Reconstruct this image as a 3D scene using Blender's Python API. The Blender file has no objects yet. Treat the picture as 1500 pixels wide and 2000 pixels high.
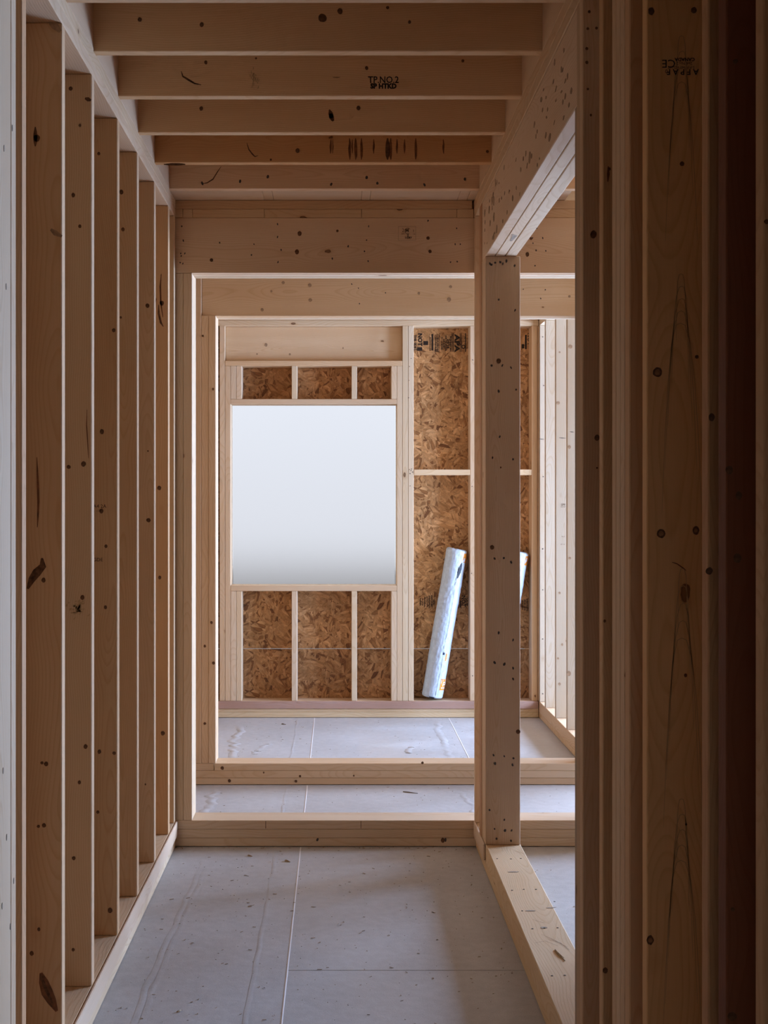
import bpy, bmesh, math, random
from mathutils import Vector, Matrix, noise
random.seed(11)
SC = bpy.context.scene
COL = SC.collection

# ------------------------------------------------------------------ camera
F, CX, CY, H = 2440.0, 661.0, 972.0, 1.507      # focal length and principal point of the photo (pixels), eye height (m)
cd = bpy.data.cameras.new('camera')
cam = bpy.data.objects.new('camera', cd); COL.objects.link(cam)
cam.location = (0, 0, H); cam.rotation_euler = (math.radians(90), 0, 0)
cd.sensor_fit = 'HORIZONTAL'; cd.sensor_width = 36.0
cd.lens = F / 1500.0 * 36.0
# measured against the long frame side so that it also holds for the vertical fit
cd.shift_x = (750.0 - CX) / 1500.0
cd.shift_y = -(1000.0 - CY) / 1500.0
cd.clip_start = 0.05; cd.clip_end = 200
SC.camera = cam

# ------------------------------------------------------------------ sky and exposure
SKY = 1.0
w = bpy.data.worlds.new('overcast_sky'); SC.world = w; w.use_nodes = True
nt = w.node_tree; nt.nodes.clear()
tc = nt.nodes.new('ShaderNodeTexCoord'); sp = nt.nodes.new('ShaderNodeSeparateXYZ')
rp = nt.nodes.new('ShaderNodeValToRGB'); mr = nt.nodes.new('ShaderNodeMapRange')
mr.inputs[1].default_value = -1; mr.inputs[2].default_value = 1
nt.links.new(tc.outputs['Generated'], sp.inputs[0]); nt.links.new(sp.outputs[2], mr.inputs[0]); nt.links.new(mr.outputs[0], rp.inputs[0])
cr = rp.color_ramp
cr.elements[0].position = 0.0; cr.elements[0].color = (.30, .29, .28, 1)
cr.elements[1].position = 1.0; cr.elements[1].color = (1.3, 1.42, 1.62, 1)
for p, c in ((.4705, (.26, .255, .26)), (.4735, (.64, .665, .72)), (.54, (.725, .765, .84))):
    e = cr.elements.new(p); e.color = (*c, 1)
bg = nt.nodes.new('ShaderNodeBackground'); bg.inputs[1].default_value = SKY
wo = nt.nodes.new('ShaderNodeOutputWorld')
nt.links.new(rp.outputs[0], bg.inputs[0]); nt.links.new(bg.outputs[0], wo.inputs[0])
SC.view_settings.view_transform = 'Standard'; SC.view_settings.look = 'None'
SC.view_settings.gamma = 1.0; SC.view_settings.use_curve_mapping = False
SC.view_settings.exposure = 0.17
cy = SC.cycles
cy.use_adaptive_sampling = True; cy.adaptive_threshold = .06; cy.adaptive_min_samples = 12
cy.max_bounces = 8; cy.diffuse_bounces = 7; cy.glossy_bounces = 2; cy.transparent_max_bounces = 8
cy.use_denoising = True
try: cy.denoiser = 'OPENIMAGEDENOISE'
except Exception: pass
cy.sample_clamp_indirect = 8.0

# daylight through the windows of the adjoining room (beyond the open stud wall)
WIN_X, WIN_Z0, WIN_Z1 = 4.40, .62, 2.10
WINS = ((6.0, 7.2), (7.4, 8.6), (8.8, 10.0))
for wy0, wy1 in WINS:
    l = bpy.data.lights.new('window_daylight', 'AREA'); l.shape = 'RECTANGLE'
    l.size = WIN_Z1 - WIN_Z0; l.size_y = wy1 - wy0; l.energy = 212; l.color = (.68, .93, 1.42)
    o = bpy.data.objects.new('window_daylight', l); COL.objects.link(o)
    o.location = (WIN_X - .01, (wy0 + wy1) / 2, (WIN_Z0 + WIN_Z1) / 2); o.rotation_euler = (0, math.radians(90), 0)

# ------------------------------------------------------------------ materials
def srgb(r, g, b):
    f = lambda c: c / 12.92 if c <= .04045 else ((c + .055) / 1.055) ** 2.4
    return (f(r / 255), f(g / 255), f(b / 255), 1)

class NT:
    def __init__(s, name):
        s.m = bpy.data.materials.new(name); s.m.use_nodes = True
        s.t = s.m.node_tree; s.t.nodes.clear()
        s.out = s.n('ShaderNodeOutputMaterial'); s.b = s.n('ShaderNodeBsdfPrincipled')
        s.l(s.b.outputs[0], s.out.inputs[0])
    def n(s, k, **kw):
        x = s.t.nodes.new(k)
        for a, v in kw.items(): setattr(x, a, v)
        return x
    def l(s, a, b): s.t.links.new(a, b)
    def put(s, sock, v):
        if hasattr(v, 'is_output') or isinstance(v, bpy.types.NodeSocket): s.l(v, sock)
        else: sock.default_value = v
    def math(s, op, a, b=0.0, c=None, clamp=False):
        x = s.n('ShaderNodeMath', operation=op, use_clamp=clamp)
        s.put(x.inputs[0], a); s.put(x.inputs[1], b)
        if c is not None: s.put(x.inputs[2], c)
        return x.outputs[0]
    def vmath(s, op, a, b=(0, 0, 0)):
        x = s.n('ShaderNodeVectorMath', operation=op); s.put(x.inputs[0], a); s.put(x.inputs[1], b)
        return x.outputs['Value'] if op == 'LENGTH' else x.outputs[0]
    def mix(s, fac, a, b, mode='MIX'):
        x = s.n('ShaderNodeMix', data_type='RGBA', blend_type=mode)
        s.put(x.inputs[0], fac); s.put(x.inputs[6], a); s.put(x.inputs[7], b)
        return x.outputs[2]
    def ramp(s, fac, stops):
        x = s.n('ShaderNodeValToRGB'); s.put(x.inputs[0], fac)
        r = x.color_ramp
        while len(r.elements) < len(stops): r.elements.new(.5)
        for e, (p, c) in zip(r.elements, stops):
            e.position = p; e.color = (c, c, c, 1) if not hasattr(c, '__len__') else (*c[:3], 1)
        return x.outputs[0]
    def noise(s, vec, scale, detail=2, rough=.5):
        x = s.n('ShaderNodeTexNoise'); s.put(x.inputs['Vector'], vec)
        x.inputs['Scale'].default_value = scale; x.inputs['Detail'].default_value = detail; x.inputs['Roughness'].default_value = rough
        return x
    def bump(s, h, strength, dist=.002):
        x = s.n('ShaderNodeBump'); x.inputs['Strength'].default_value = strength; x.inputs['Distance'].default_value = dist
        s.l(h, x.inputs['Height']); s.l(x.outputs[0], s.b.inputs['Normal'])

def make_wood(name, base, late, knots=True):
    t = NT(name)
    co = t.n('ShaderNodeTexCoord'); oi = t.n('ShaderNodeObjectInfo')
    cmb = t.n('ShaderNodeCombineXYZ')
    t.l(t.math('MULTIPLY', oi.outputs['Alpha'], 37.0), cmb.inputs[0])
    t.l(t.math('MULTIPLY', oi.outputs['Alpha'], 11.3), cmb.inputs[1])
    t.l(t.math('MULTIPLY', oi.outputs['Alpha'], 5.7), cmb.inputs[2])
    P = co.outputs['Object']
    Pr = t.vmath('ADD', P, cmb.outputs[0])
    # growth rings round a pith that wanders slowly along the board
    wav = t.noise(t.vmath('MULTIPLY', Pr, (1.3, .35, .35)), 1.0, 2)
    wv = t.vmath('MULTIPLY', t.vmath('SUBTRACT', wav.outputs['Color'], (.5, .5, .5)), (0, .16, .16))
    off = t.n('ShaderNodeCombineXYZ')
    t.l(t.math('MULTIPLY_ADD', oi.outputs['Alpha'], .10, -.05), off.inputs[1])
    fr = t.math('FRACT', t.math('MULTIPLY', oi.outputs['Alpha'], 17.0))
    t.l(t.math('MULTIPLY_ADD', fr, .12, -.06), off.inputs[2])
    q = t.vmath('ADD', t.vmath('MULTIPLY', P, (0, 1, 1)), t.vmath('ADD', wv, off.outputs[0]))
    fine = t.noise(t.vmath('MULTIPLY', Pr, (4, 40, 40)), 1.0, 2)
    r = t.math('ADD', t.vmath('LENGTH', q), t.math('MULTIPLY', fine.outputs[0], .003))
    ring = t.math('FRACT', t.math('MULTIPLY', r, 150.0))
    ringv = t.ramp(ring, ((0, 0), (.55, .1), (.88, 1), (1, 0)))
    fib = t.noise(t.vmath('MULTIPLY', Pr, (7, 260, 260)), 1.0, 3, .6)
    broad = t.noise(t.vmath('MULTIPLY', Pr, (1.1, 9, 9)), 1.0, 2)
    c = t.mix(t.math('MULTIPLY', ringv, .55), base, late)
    c = t.mix(t.math('MULTIPLY_ADD', fib.outputs[0], .5, -.1, clamp=True), c, late)
    c = t.mix(t.math('MULTIPLY', t.ramp(broad.outputs[0], ((.35, 0), (.7, 1))), .35), c, tuple(x * y for x, y in zip(late[:3], (.98, .88, .78))) + (1,))
    if knots:
        v = t.n('ShaderNodeTexVoronoi'); v.inputs['Scale'].default_value = 1.0; v.inputs['Randomness'].default_value = 1.0
        wob = t.noise(Pr, 60, 1)
        kp = t.vmath('ADD', t.vmath('MULTIPLY', Pr, (4.4, 8.5, 8.5)), t.vmath('MULTIPLY', wob.outputs['Color'], (.06, .06, .06)))
        t.l(kp, v.inputs['Vector'])
        sel = t.n('ShaderNodeSeparateColor'); t.l(v.outputs['Color'], sel.inputs[0])
        size = t.math('MULTIPLY', t.math('GREATER_THAN', sel.outputs[0], .66), t.math('MULTIPLY_ADD', sel.outputs[1], .075, .03))
        d = t.math('DIVIDE', v.outputs['Distance'], t.math('ADD', size, .0001))
        km = t.ramp(d, ((0, .75), (.6, .85), (.85, 1), (1.0, 0)))
        halo = t.ramp(d, ((0, 1), (.45, 1), (1, 0)))
        d2 = t.math('MULTIPLY', d, .45)
        t.put(halo.node.inputs[0], d2)
        c = t.mix(t.math('MULTIPLY', halo, .30), c, (late[0] * .8, late[1] * .62, late[2] * .45, 1))
        c = t.mix(km, c, (.17, .085, .042, 1))
    c = t.mix(1.0, c, oi.outputs['Color'], 'MULTIPLY')
    t.l(c, t.b.inputs['Base Color'])
    t.b.inputs['Roughness'].default_value = .72
    t.b.inputs['Specular IOR Level'].default_value = .25
    t.bump(t.math('ADD', fib.outputs[0], t.math('MULTIPLY', ringv, .4)), .25, .0012)
    return t.m

WOOD = make_wood('spruce', (.71, .585, .44, 1), (.57, .41, .25, 1))

def make_osb(name, k=1.0):
    t = NT(name)
    co = t.n('ShaderNodeTexCoord'); oi = t.n('ShaderNodeObjectInfo')
    P = t.vmath('MULTIPLY', co.outputs['Object'], (1, 1, 0))
    wn = t.noise(P, 9, 2)
    cols = []
    col = None; edge = None
    Pw = t.vmath('ADD', P, t.vmath('MULTIPLY', wn.outputs['Color'], (.02, .02, 0)))
    for i, (cs, sx, sy) in enumerate(((10, 13, 46), (12, 15, 56), (9, 12, 42), (13, 16, 60))):
        # every patch of the board turns its strands its own way
        cv = t.n('ShaderNodeTexVoronoi'); cv.inputs['Scale'].default_value = cs
        t.l(t.vmath('ADD', Pw, (i * 3.13, i * 1.71, 0)), cv.inputs['Vector'])
        cs_ = t.n('ShaderNodeSeparateColor'); t.l(cv.outputs['Color'], cs_.inputs[0])
        vr = t.n('ShaderNodeVectorRotate', rotation_type='Z_AXIS'); t.l(Pw, vr.inputs['Vector'])
        t.l(t.math('MULTIPLY', cs_.outputs[0], 6.283), vr.inputs['Angle'])
        mp = vr
        v = t.n('ShaderNodeTexVoronoi'); v.inputs['Scale'].default_value = 1.0
        t.l(t.vmath('ADD', t.vmath('MULTIPLY', vr.outputs[0], (sx, sy, 1)), cv.outputs['Color']), v.inputs['Vector'])
        sel = t.n('ShaderNodeSeparateColor'); t.l(v.outputs['Color'], sel.inputs[0])
        tone = t.ramp(sel.outputs[1], ((0, (.17 * k, .08 * k, .032 * k)), (.10, (.30 * k, .165 * k, .075 * k)), (.3, (.46 * k, .285 * k, .145 * k)), (.7, (.56 * k, .365 * k, .20 * k)), (1, (.66 * k, .46 * k, .28 * k))))
        dd = t.ramp(v.outputs['Distance'], ((.25, 1), (.75, .72)))
        tone = t.mix(1.0, tone, dd, 'MULTIPLY')
        if col is None: col = tone; hgt = sel.outputs[0]
        else:
            m = t.math('GREATER_THAN', sel.outputs[2], .55)
            col = t.mix(m, col, tone)
            hgt = t.math('ADD', hgt, t.math('MULTIPLY', m, sel.outputs[0]))
    gr = t.noise(t.vmath('MULTIPLY', P, (90, 240, 1)), 1.0, 1)
    col = t.mix(.5, col, t.mix(1.0, col, t.ramp(gr.outputs[0], ((.3, .62), (.7, 1.12))), 'MULTIPLY'))
    big = t.noise(P, 3.2, 2)
    col = t.mix(1.0, col, t.ramp(big.outputs[0], ((.3, (.92, .80, .66)), (.7, (1.24, 1.08, .90)))), 'MULTIPLY')
    col = t.mix(1.0, col, oi.outputs['Color'], 'MULTIPLY')
    t.l(col, t.b.inputs['Base Color']); t.b.inputs['Roughness'].default_value = .6
    t.b.inputs['Specular IOR Level'].default_value = .3
    t.bump(hgt, .35, .002)
    return t.m
OSB = make_osb('strand_board')

def make_floor():
    t = NT('floor_film')
    g = t.n('ShaderNodeNewGeometry'); P = g.outputs['Position']
    n1 = t.noise(P, 2.2, 3); n2 = t.noise(P, 260, 2); n3 = t.noise(P, 26, 3); n4 = t.noise(t.vmath('MULTIPLY', P, (1, .35, 1)), 1.1, 2)
    c = t.ramp(n1.outputs[0], ((.3, (.47, .465, .47)), (.7, (.535, .535, .545))))
    c = t.mix(.5, c, t.mix(1.0, c, t.ramp(n2.outputs[0], ((.3, .8), (.7, 1.12))), 'MULTIPLY'))
    c = t.mix(1.0, c, t.ramp(n3.outputs[0], ((.3, .93), (.7, 1.04))), 'MULTIPLY')
    c = t.mix(t.math('MULTIPLY', t.ramp(n4.outputs[0], ((.5, 0), (.75, 1))), .5), c, (.53, .45, .37, 1))
    v = t.n('ShaderNodeTexVoronoi'); v.inputs['Scale'].default_value = 30; t.l(P, v.inputs['Vector'])
    sel = t.n('ShaderNodeSeparateColor'); t.l(v.outputs['Color'], sel.inputs[0])
    spot = t.math('MULTIPLY', t.math('LESS_THAN', v.outputs['Distance'], t.math('MULTIPLY', sel.outputs[1], .10)), t.math('GREATER_THAN', sel.outputs[0], .55))
    c = t.mix(t.math('MULTIPLY', spot, .6), c, (.25, .20, .15, 1))
    t.l(c, t.b.inputs['Base Color']); t.b.inputs['Roughness'].default_value = .62
    t.b.inputs['Specular IOR Level'].default_value = .35
    t.bump(t.math('ADD', n3.outputs[0], t.math('MULTIPLY', n2.outputs[0], .3)), .22, .004)
    return t.m
FLOOR = make_floor()

def plain(name, col, rough=.7, spec=.3, nscale=0, namp=.15, metal=0.0, bump=0.0):
    t = NT(name)
    co = t.n('ShaderNodeTexCoord')
    if nscale:
        n = t.noise(co.outputs['Object'], nscale, 3)
        c = t.mix(1.0, col, t.ramp(n.outputs[0], ((.3, 1 - namp), (.7, 1 + namp * .5))), 'MULTIPLY')
        t.l(c, t.b.inputs['Base Color'])
        if bump: t.bump(n.outputs[0], bump, .003)
    else: t.b.inputs['Base Color'].default_value = col
    t.b.inputs['Roughness'].default_value = rough; t.b.inputs['Specular IOR Level'].default_value = spec; t.b.inputs['Metallic'].default_value = metal
    return t.m
INK = plain('stamp_ink', (.035, .025, .02, 1), .8, .1)
FADED = plain('faded_ink', (.13, .075, .045, 1), .8, .1)
KNOT = plain('knot_wood', (.15, .072, .037, 1), .7, .2, 90, .6)
RESIN = plain('resin_streak', (.20, .075, .028, 1), .55, .3, 60, .5)
NAIL = plain('nail_head', (.06, .045, .04, 1), .6, .4)
STAPLE = plain('steel_staple', (.25, .25, .26, 1), .4, .5, metal=.8)
SMUDGE = plain('dirt_smudge', (.42, .35, .28, 1), .9, .1, 40, .4)
WRAP = plain('roll_wrap', (.56, .67, .80, 1), .30, .5, 45, .14, bump=.9)
ORANGE = plain('orange_print', (.86, .33, .05, 1), .35, .5, 80, .25)
WHITEP = plain('white_print', (.85, .86, .88, 1), .35, .5)
NAVY = plain('navy_print', (.03, .045, .10, 1), .4, .4)
DARKROLL = plain('dark_membrane', (.02, .022, .035, 1), .5, .3)
FLECK = plain('pale_knot', (.38, .25, .155, 1), .7, .2, 60, .4)
GRAIN = plain('dark_grain', (.50, .34, .19, 1), .7, .2)
HEART = plain('knot_heart', (.33, .165, .08, 1), .7, .2, 80, .4)
ARCH = plain('growth_line', (.50, .31, .15, 1), .7, .2)
DARKCHIP = plain('dark_chip', (.19, .16, .135, 1), .8, .2, 90, .3)
CHIP = plain('wood_chip', (.44, .34, .235, 1), .8, .2, 120, .4)
def make_sheet():
    t = NT('clouded_sheet')
    r = t.n('ShaderNodeBsdfRefraction'); r.inputs['Color'].default_value = (.985, .98, .985, 1)
    r.inputs['Roughness'].default_value = .62; r.inputs['IOR'].default_value = 1.06
    t.t.links.remove(t.out.inputs[0].links[0]); t.l(r.outputs[0], t.out.inputs[0])
    return t.m
SHEET = make_sheet()

# ------------------------------------------------------------------ object helpers
WM = {}
def link(name, mesh, parent=None, world=None, mat=None, tint=None):
    o = bpy.data.objects.new(name, mesh); COL.objects.link(o)
    world = world or Matrix.Identity(4)
    WM[o] = world
    if parent is not None:
        o.parent = parent; o.matrix_basis = WM[parent].inverted() @ world
    else: o.matrix_basis = world
    if mat is not None and mesh is not None and not mesh.materials: mesh.materials.append(mat)
    o.color = (*(tint or (1, 1, 1)), random.random())
    return o
def root(name, loc, label, cat, kind=None, group=None):
    o = link(name, None, None, Matrix.Translation(loc))
    o.empty_display_size = .1
    o['label'] = label; o['category'] = cat
    if kind: o['kind'] = kind
    if group: o['group'] = group
    return o
ROT = {'x': Matrix.Identity(4), 'y': Matrix.Rotation(math.pi / 2, 4, 'Z'), 'z': Matrix.Rotation(-math.pi / 2, 4, 'Y')}
def rt(lo=.93, hi=1.05):
    a = random.uniform(lo, hi); return (a * random.uniform(.99, 1.02), a, a * random.uniform(.95, 1.02))
def boxmesh(d, ch=.0022):
    bm = bmesh.new(); bmesh.ops.create_cube(bm, size=1.0)
    bmesh.ops.scale(bm, vec=d, verts=bm.verts)
    if ch: bmesh.ops.bevel(bm, geom=list(bm.edges), offset=min(ch, min(d) * .3), segments=1, affect='EDGES', profile=.5)
    me = bpy.data.meshes.new('board'); bm.to_mesh(me); bm.free(); return me
def board(name, parent, x0, x1, y0, y1, z0, z1, tint=None, ax=None, mat=None, ch=.0022, label=None, gap=.0003):
    x0 += gap; x1 -= gap; y0 += gap; y1 -= gap; z0 += gap; z1 -= gap
    d = (x1 - x0, y1 - y0, z1 - z0)
    ax = ax or 'xyz'[max(range(3), key=lambda i: d[i])]
    ld = {'x': d, 'y': (d[1], d[0], d[2]), 'z': (d[2], d[1], d[0])}[ax]
    M = Matrix.Translation(((x0 + x1) / 2, (y0 + y1) / 2, (z0 + z1) / 2)) @ ROT[ax]
    o = link(name, boxmesh(ld, ch), parent, M, mat or WOOD, tint or rt())
    if label: o['label'] = label
    return o
def sheet(name, parent, x0, x1, y0, y1, z0, z1, mat=None, tint=(1, 1, 1), label=None):
    """A panel whose local x/y plane is the sheet's face."""
    d = (x1 - x0, y1 - y0, z1 - z0)
    t = min(range(3), key=lambda i: d[i])
    if t == 1: R = Matrix.Rotation(math.pi / 2, 4, 'X'); ld = (d[0], d[2], d[1])
    elif t == 0: R = Matrix.Rotation(-math.pi / 2, 4, 'Y'); ld = (d[2], d[1], d[0])
    else: R = Matrix.Identity(4); ld = d
    M = Matrix.Translation(((x0 + x1) / 2, (y0 + y1) / 2, (z0 + z1) / 2)) @ R
    o = link(name, boxmesh(ld, .001), parent, M, mat or OSB, tint)
    if label: o['label'] = label
    return o

# photo pixel -> point on a plane of the building
def on_y(px, py, Y): return Vector(((px - CX) * Y / F, Y, H + (CY - py) * Y / F))
def on_x(px, py, X):
    Y = F * X / (px - CX); return Vector((X, Y, H + (CY - py) * Y / F))
def on_z(px, py, Z):
    Y = F * (H - Z) / (py - CY); return Vector(((px - CX) * Y / F, Y, Z))
BAS = {'-y': (Vector((1, 0, 0)), Vector((0, 0, 1)), Vector((0, -1, 0))),
       '+x': (Vector((0, 1, 0)), Vector((0, 0, 1)), Vector((1, 0, 0))),
       '-x': (Vector((0, -1, 0)), Vector((0, 0, 1)), Vector((-1, 0, 0))),
       '+z': (Vector((1, 0, 0)), Vector((0, 1, 0)), Vector((0, 0, 1))),
       '-z': (Vector((1, 0, 0)), Vector((0, -1, 0)), Vector((0, 0, -1)))}
def disc(bm, p, rx, ry, facing, rot=0.0, n=10, proud=.0007, jag=.14, h=.0006):
    u, v, w_ = BAS[facing]
    vs = []
    for k in range(n):
        a = 2 * math.pi * k / n; j = 1 + random.uniform(-jag, jag)
        e, f_ = rx * math.cos(a) * j, ry * math.sin(a) * j
        c, s = math.cos(rot), math.sin(rot)
        vs.append(bm.verts.new(p + u * (e * c - f_ * s) + v * (e * s + f_ * c) + w_ * proud))
    bm.faces.new(vs)
    lo = [bm.verts.new(x.co - w_ * h) for x in vs]
    for k in range(n): bm.faces.new((vs[k - 1], lo[k - 1], lo[k], vs[k]))
def marks(name, parent, pts, facing, mat, stuff=True, label=None):
    """pts: (point, rx, ry, rot): small flat marks joined into one part."""
    bm = bmesh.new()
    for p, rx, ry, ro in pts: disc(bm, p, rx, ry, facing, ro)
    me = bpy.data.meshes.new(name); bm.normal_update(); bm.to_mesh(me); bm.free()
    o = link(name, me, parent, None, mat)
    if stuff: o['kind'] = 'stuff'
    if label: o['label'] = label
    return o
def knot(parent, p, r, facing, ry=None, rot=0.0, mat=None):
    bm = bmesh.new(); disc(bm, Vector((0, 0, 0)), r, ry or r, facing, rot, 14, .0006, .08)
    bm2 = bm
    me = bpy.data.meshes.new('knot'); bm.normal_update(); bm.to_mesh(me); bm.free()
    return link('knot', me, parent, Matrix.Translation(p), mat or KNOT)
def streak(parent, pts, wid, facing, mat=RESIN, name='crack', taper=True):
    """A thin crack or streak along a polyline of points."""
    u, v, w_ = BAS[facing]
    bm = bmesh.new(); prev = None; n = len(pts)
    for i, p in enumerate(pts):
        d = (pts[min(i + 1, n - 1)] - pts[max(i - 1, 0)]).normalized(); s = d.cross(w_)
        k = wid * (math.sin(math.pi * (i + .35) / (n - .3)) if taper else 1) * .5 + .0002
        a, b = bm.verts.new(p + s * k + w_ * .0006), bm.verts.new(p - s * k + w_ * .0006)
        if prev: bm.faces.new((prev[0], a, b, prev[1]))
        prev = (a, b)
    bmesh.ops.recalc_face_normals(bm, faces=bm.faces)
    me = bpy.data.meshes.new(name); bm.to_mesh(me); bm.free()
    return link(name, me, parent, None, mat)
def text_mesh(s, size, bold=0.0):
    c = bpy.data.curves.new('lettering', 'FONT'); c.body = s; c.size = size; c.align_x = 'CENTER'; c.align_y = 'CENTER'; c.resolution_u = 2; c.offset = bold
    o = bpy.data.objects.new('lettering', c); COL.objects.link(o)
    dg = bpy.context.evaluated_depsgraph_get()
    me = bpy.data.meshes.new_from_object(o.evaluated_get(dg))
    bpy.data.objects.remove(o); bpy.data.curves.remove(c)
    me.materials.clear()
    return me
def stamp(parent, items, origin, facing, rot, mat=INK, name='grade_stamp', label=None):
    """items: ('t', text, size, x, y, bold, sx) or ('b', x, y, w, h) or ('r', x, y, radius, thick) in stamp coordinates (m)."""
    u, v, w_ = BAS[facing]
    bm = bmesh.new()
    def quad(cx_, cy_, ww, hh):
        vs = [bm.verts.new((cx_ + a * ww / 2, cy_ + b * hh / 2, 0)) for a, b in ((-1, -1), (1, -1), (1, 1), (-1, 1))]
        bm.faces.new(vs)
    for it in items:
        if it[0] == 't':
            me = text_mesh(it[1], it[2], it[5] if len(it) > 5 else 0)
            me.transform(Matrix.Translation((it[3], it[4], 0)) @ Matrix.Diagonal((it[6] if len(it) > 6 else 1, 1, 1, 1)))
            bm.from_mesh(me); bpy.data.meshes.remove(me)
        elif it[0] == 'b': quad(*it[1:])
        elif it[0] == 'r':
            _, cx_, cy_, r, th = it[:5]; a0, a1 = (it[5], it[6]) if len(it) > 5 else (0, 2 * math.pi)
            N = 18; pr = None
            for k in range(N + 1):
                a = a0 + (a1 - a0) * k / N
                q = (bm.verts.new((cx_ + math.cos(a) * r, cy_ + math.sin(a) * r, 0)), bm.verts.new((cx_ + math.cos(a) * (r - th), cy_ + math.sin(a) * (r - th), 0)))
                if pr: bm.faces.new((pr[0], q[0], q[1], pr[1]))
                pr = q
    me = bpy.data.meshes.new(name); bm.to_mesh(me); bm.free()
    M = Matrix((u, v, w_)).transposed().to_4x4()
    M = Matrix.Translation(Vector(origin) + w_ * .0008) @ M @ Matrix.Rotation(rot, 4, 'Z')
    o = link(name, me, parent, M, mat)
    if label: o['label'] = label
    return o
def nails_y(parent, Y, pts, r=.0032, name='nail_heads'):
    return marks(name, parent, [(on_y(a, b, Y), r * random.uniform(.7, 1.1), r * random.uniform(1.0, 1.7), random.uniform(-.5, .5)) for a, b in pts], '-y', NAIL)
def knots_y(parent, Y, pts, mat=None):
    for it in pts:
        a, b, rpx = it[:3]; r = rpx * Y / F
        knot(parent, on_y(a, b, Y), r, '-y', r * random.uniform(.95, 1.35), 0, mat)

XL, XR = -.7026, .5855
YA, YB, YC = 5.391, 6.549, 8.555

# ================================================================== FLOOR
fl = root('floor', (0, 4, 0), 'pale film-covered chipboard floor running through all the framed rooms', 'floor', 'structure')
for a in ((-1.9, -.1633, -1.2, 2.2), (-1.9, -.1633, 2.2015, 8.9), (-.1627, .7548, -1.2, 3.983), (-.1627, .7548, 3.9855, 8.9), (.7552, 1.62, -1.2, 2.6), (.756, 1.62, 2.602, 8.9)):
    board('floor_panel', fl, a[0], a[1], a[2], a[3], -.022, 0.0, (1, 1, 1), 'x', FLOOR, .0008)
def ridge(x0, y0, x1, y1, wd, hg, jit, n=60, name='film_wrinkle', mat=None):
    bm = bmesh.new(); pr = None
    for k in range(n + 1):
        t = k / n; amp = (.4 + .6 * noise.noise((t * 9, x0 * 7, 0.3))) if jit > .003 else 1
        amp = max(.12, amp) * min(1, 6 * min(t, 1 - t) + .05)
        x = x0 + (x1 - x0) * t + jit * noise.noise((t * 14 + x0 * 10, y0, 1.7)); y = y0 + (y1 - y0) * t + jit * noise.noise((t * 11, y0, 4.7))
        d = Vector((y1 - y0, -(x1 - x0), 0)).normalized() * wd * .5
        q = [bm.verts.new((x - d.x, y - d.y, .0001)), bm.verts.new((x - d.x * .3, y - d.y * .3, hg * amp)), bm.verts.new((x + d.x * .3, y + d.y * .3, hg * amp)), bm.verts.new((x + d.x, y + d.y, .0001))]
        if pr:
            for i in range(3): bm.faces.new((pr[i], pr[i + 1], q[i + 1], q[i]))
        pr = q
    bmesh.ops.recalc_face_normals(bm, faces=bm.faces)
    for f_ in bm.faces: f_.smooth = True
    me = bpy.data.meshes.new(name); bm.to_mesh(me); bm.free()
    return link(name, me, fl, None, mat or FLOOR)
for sx_ in (-.163, .755):
    for a_, b_ in ((3.1, 5.39), (5.535, 6.547), (6.69, 8.55)):
        if sx_ > 0 and a_ < 5: continue
        ridge(sx_, a_, sx_, b_, .006, .0009, .0005, 30, 'film_seam', plain('film_edge', (.80, .80, .82, 1), .5))
ridge(-.268, 3.2, -.262, 5.38, .016, .0016, .006, 80)
ridge(-.268, 5.54, -.268, 6.54, .014, .0014, .006)
ridge(-.272, 6.70, -.276, 8.54, .014, .0016, .010)
ridge(-.60, 3.3, -.56, 5.2, .02, .0012, .012)
ridge(-.575, 3.3, -.54, 5.2, .02, .0009, .012)
ridge(-.62, 5.6, -.64, 6.5, .05, .004, .04)
ridge(-.60, 7.1, -.66, 8.3, .05, .006, .05)
ridge(-.50, 7.3, -.42, 7.75, .04, .004, .05, 30)
ridge(.655, 7.1, .66, 8.45, .045, .005, .04)
ridge(.70, 5.6, .62, 6.4, .03, .003, .03)
ridge(.40, 7.35, .46, 7.6, .04, .006, .03, 20)

# ================================================================== NEAR CROSS WALL (A)
wa = root('wall_middle', (0, YA, 0), 'nearer timber frame crossing the passage with a low sill and deep lintel', 'wall', 'structure')
A0, A1 = YA, YA + .140
dk = (.93, .88, .82)
seams = (-.8426, -.314, .098, 1.37)
b0 = board('bottom_plate', wa, -.8426, 1.37, A0, A1, .076, .114, (.97, .93, .9))
for sx_ in (519, 705): streak(b0, [on_y(sx_, y_, A0) for y_ in (1603.5, 1611, 1618)], .002, '-y', FADED, 'pencil_line', False)
b1 = board('bottom_plate', wa, -.8426, 1.37, A0 + .001, A1, .038, .076, (.95, .90, .84))
b2 = board('bottom_plate', wa, -.8426, 1.37, A0, A1, .002, .038, (.98, .93, .87))
board('jamb_stud', wa, -.669, -.631, A0, A1, .114, 2.4765, (1.0, .97, .93))
board('jamb_stud', wa, -.707, -.669, A0 + .001, A1, .114, 2.4765, (.93, .88, .82))
board('jamb_stud', wa, -.745, -.707, A0 + .001, A1, .114, 2.4765)
ha = board('lintel', wa, -.745, 1.37, A0, A0 + .045, 2.4765, 2.715, (1, .91, .84), label='near lintel board with scattered nail marks and a small grade stamp')
board('lintel', wa, -.745, 1.37, A0 + .0465, A0 + .092, 2.4765, 2.715)
board('lintel', wa, -.745, 1.37, A0 + .0935, A1, 2.4765, 2.715)
tps = (-.8426, -.6715, -.63, -.3204, .0995, .5115, .5845)
for i in range(len(tps) - 1): board('top_plate', wa, tps[i], tps[i + 1], A0, A1, 2.715, 2.753, (.92, .80, .66))
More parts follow.
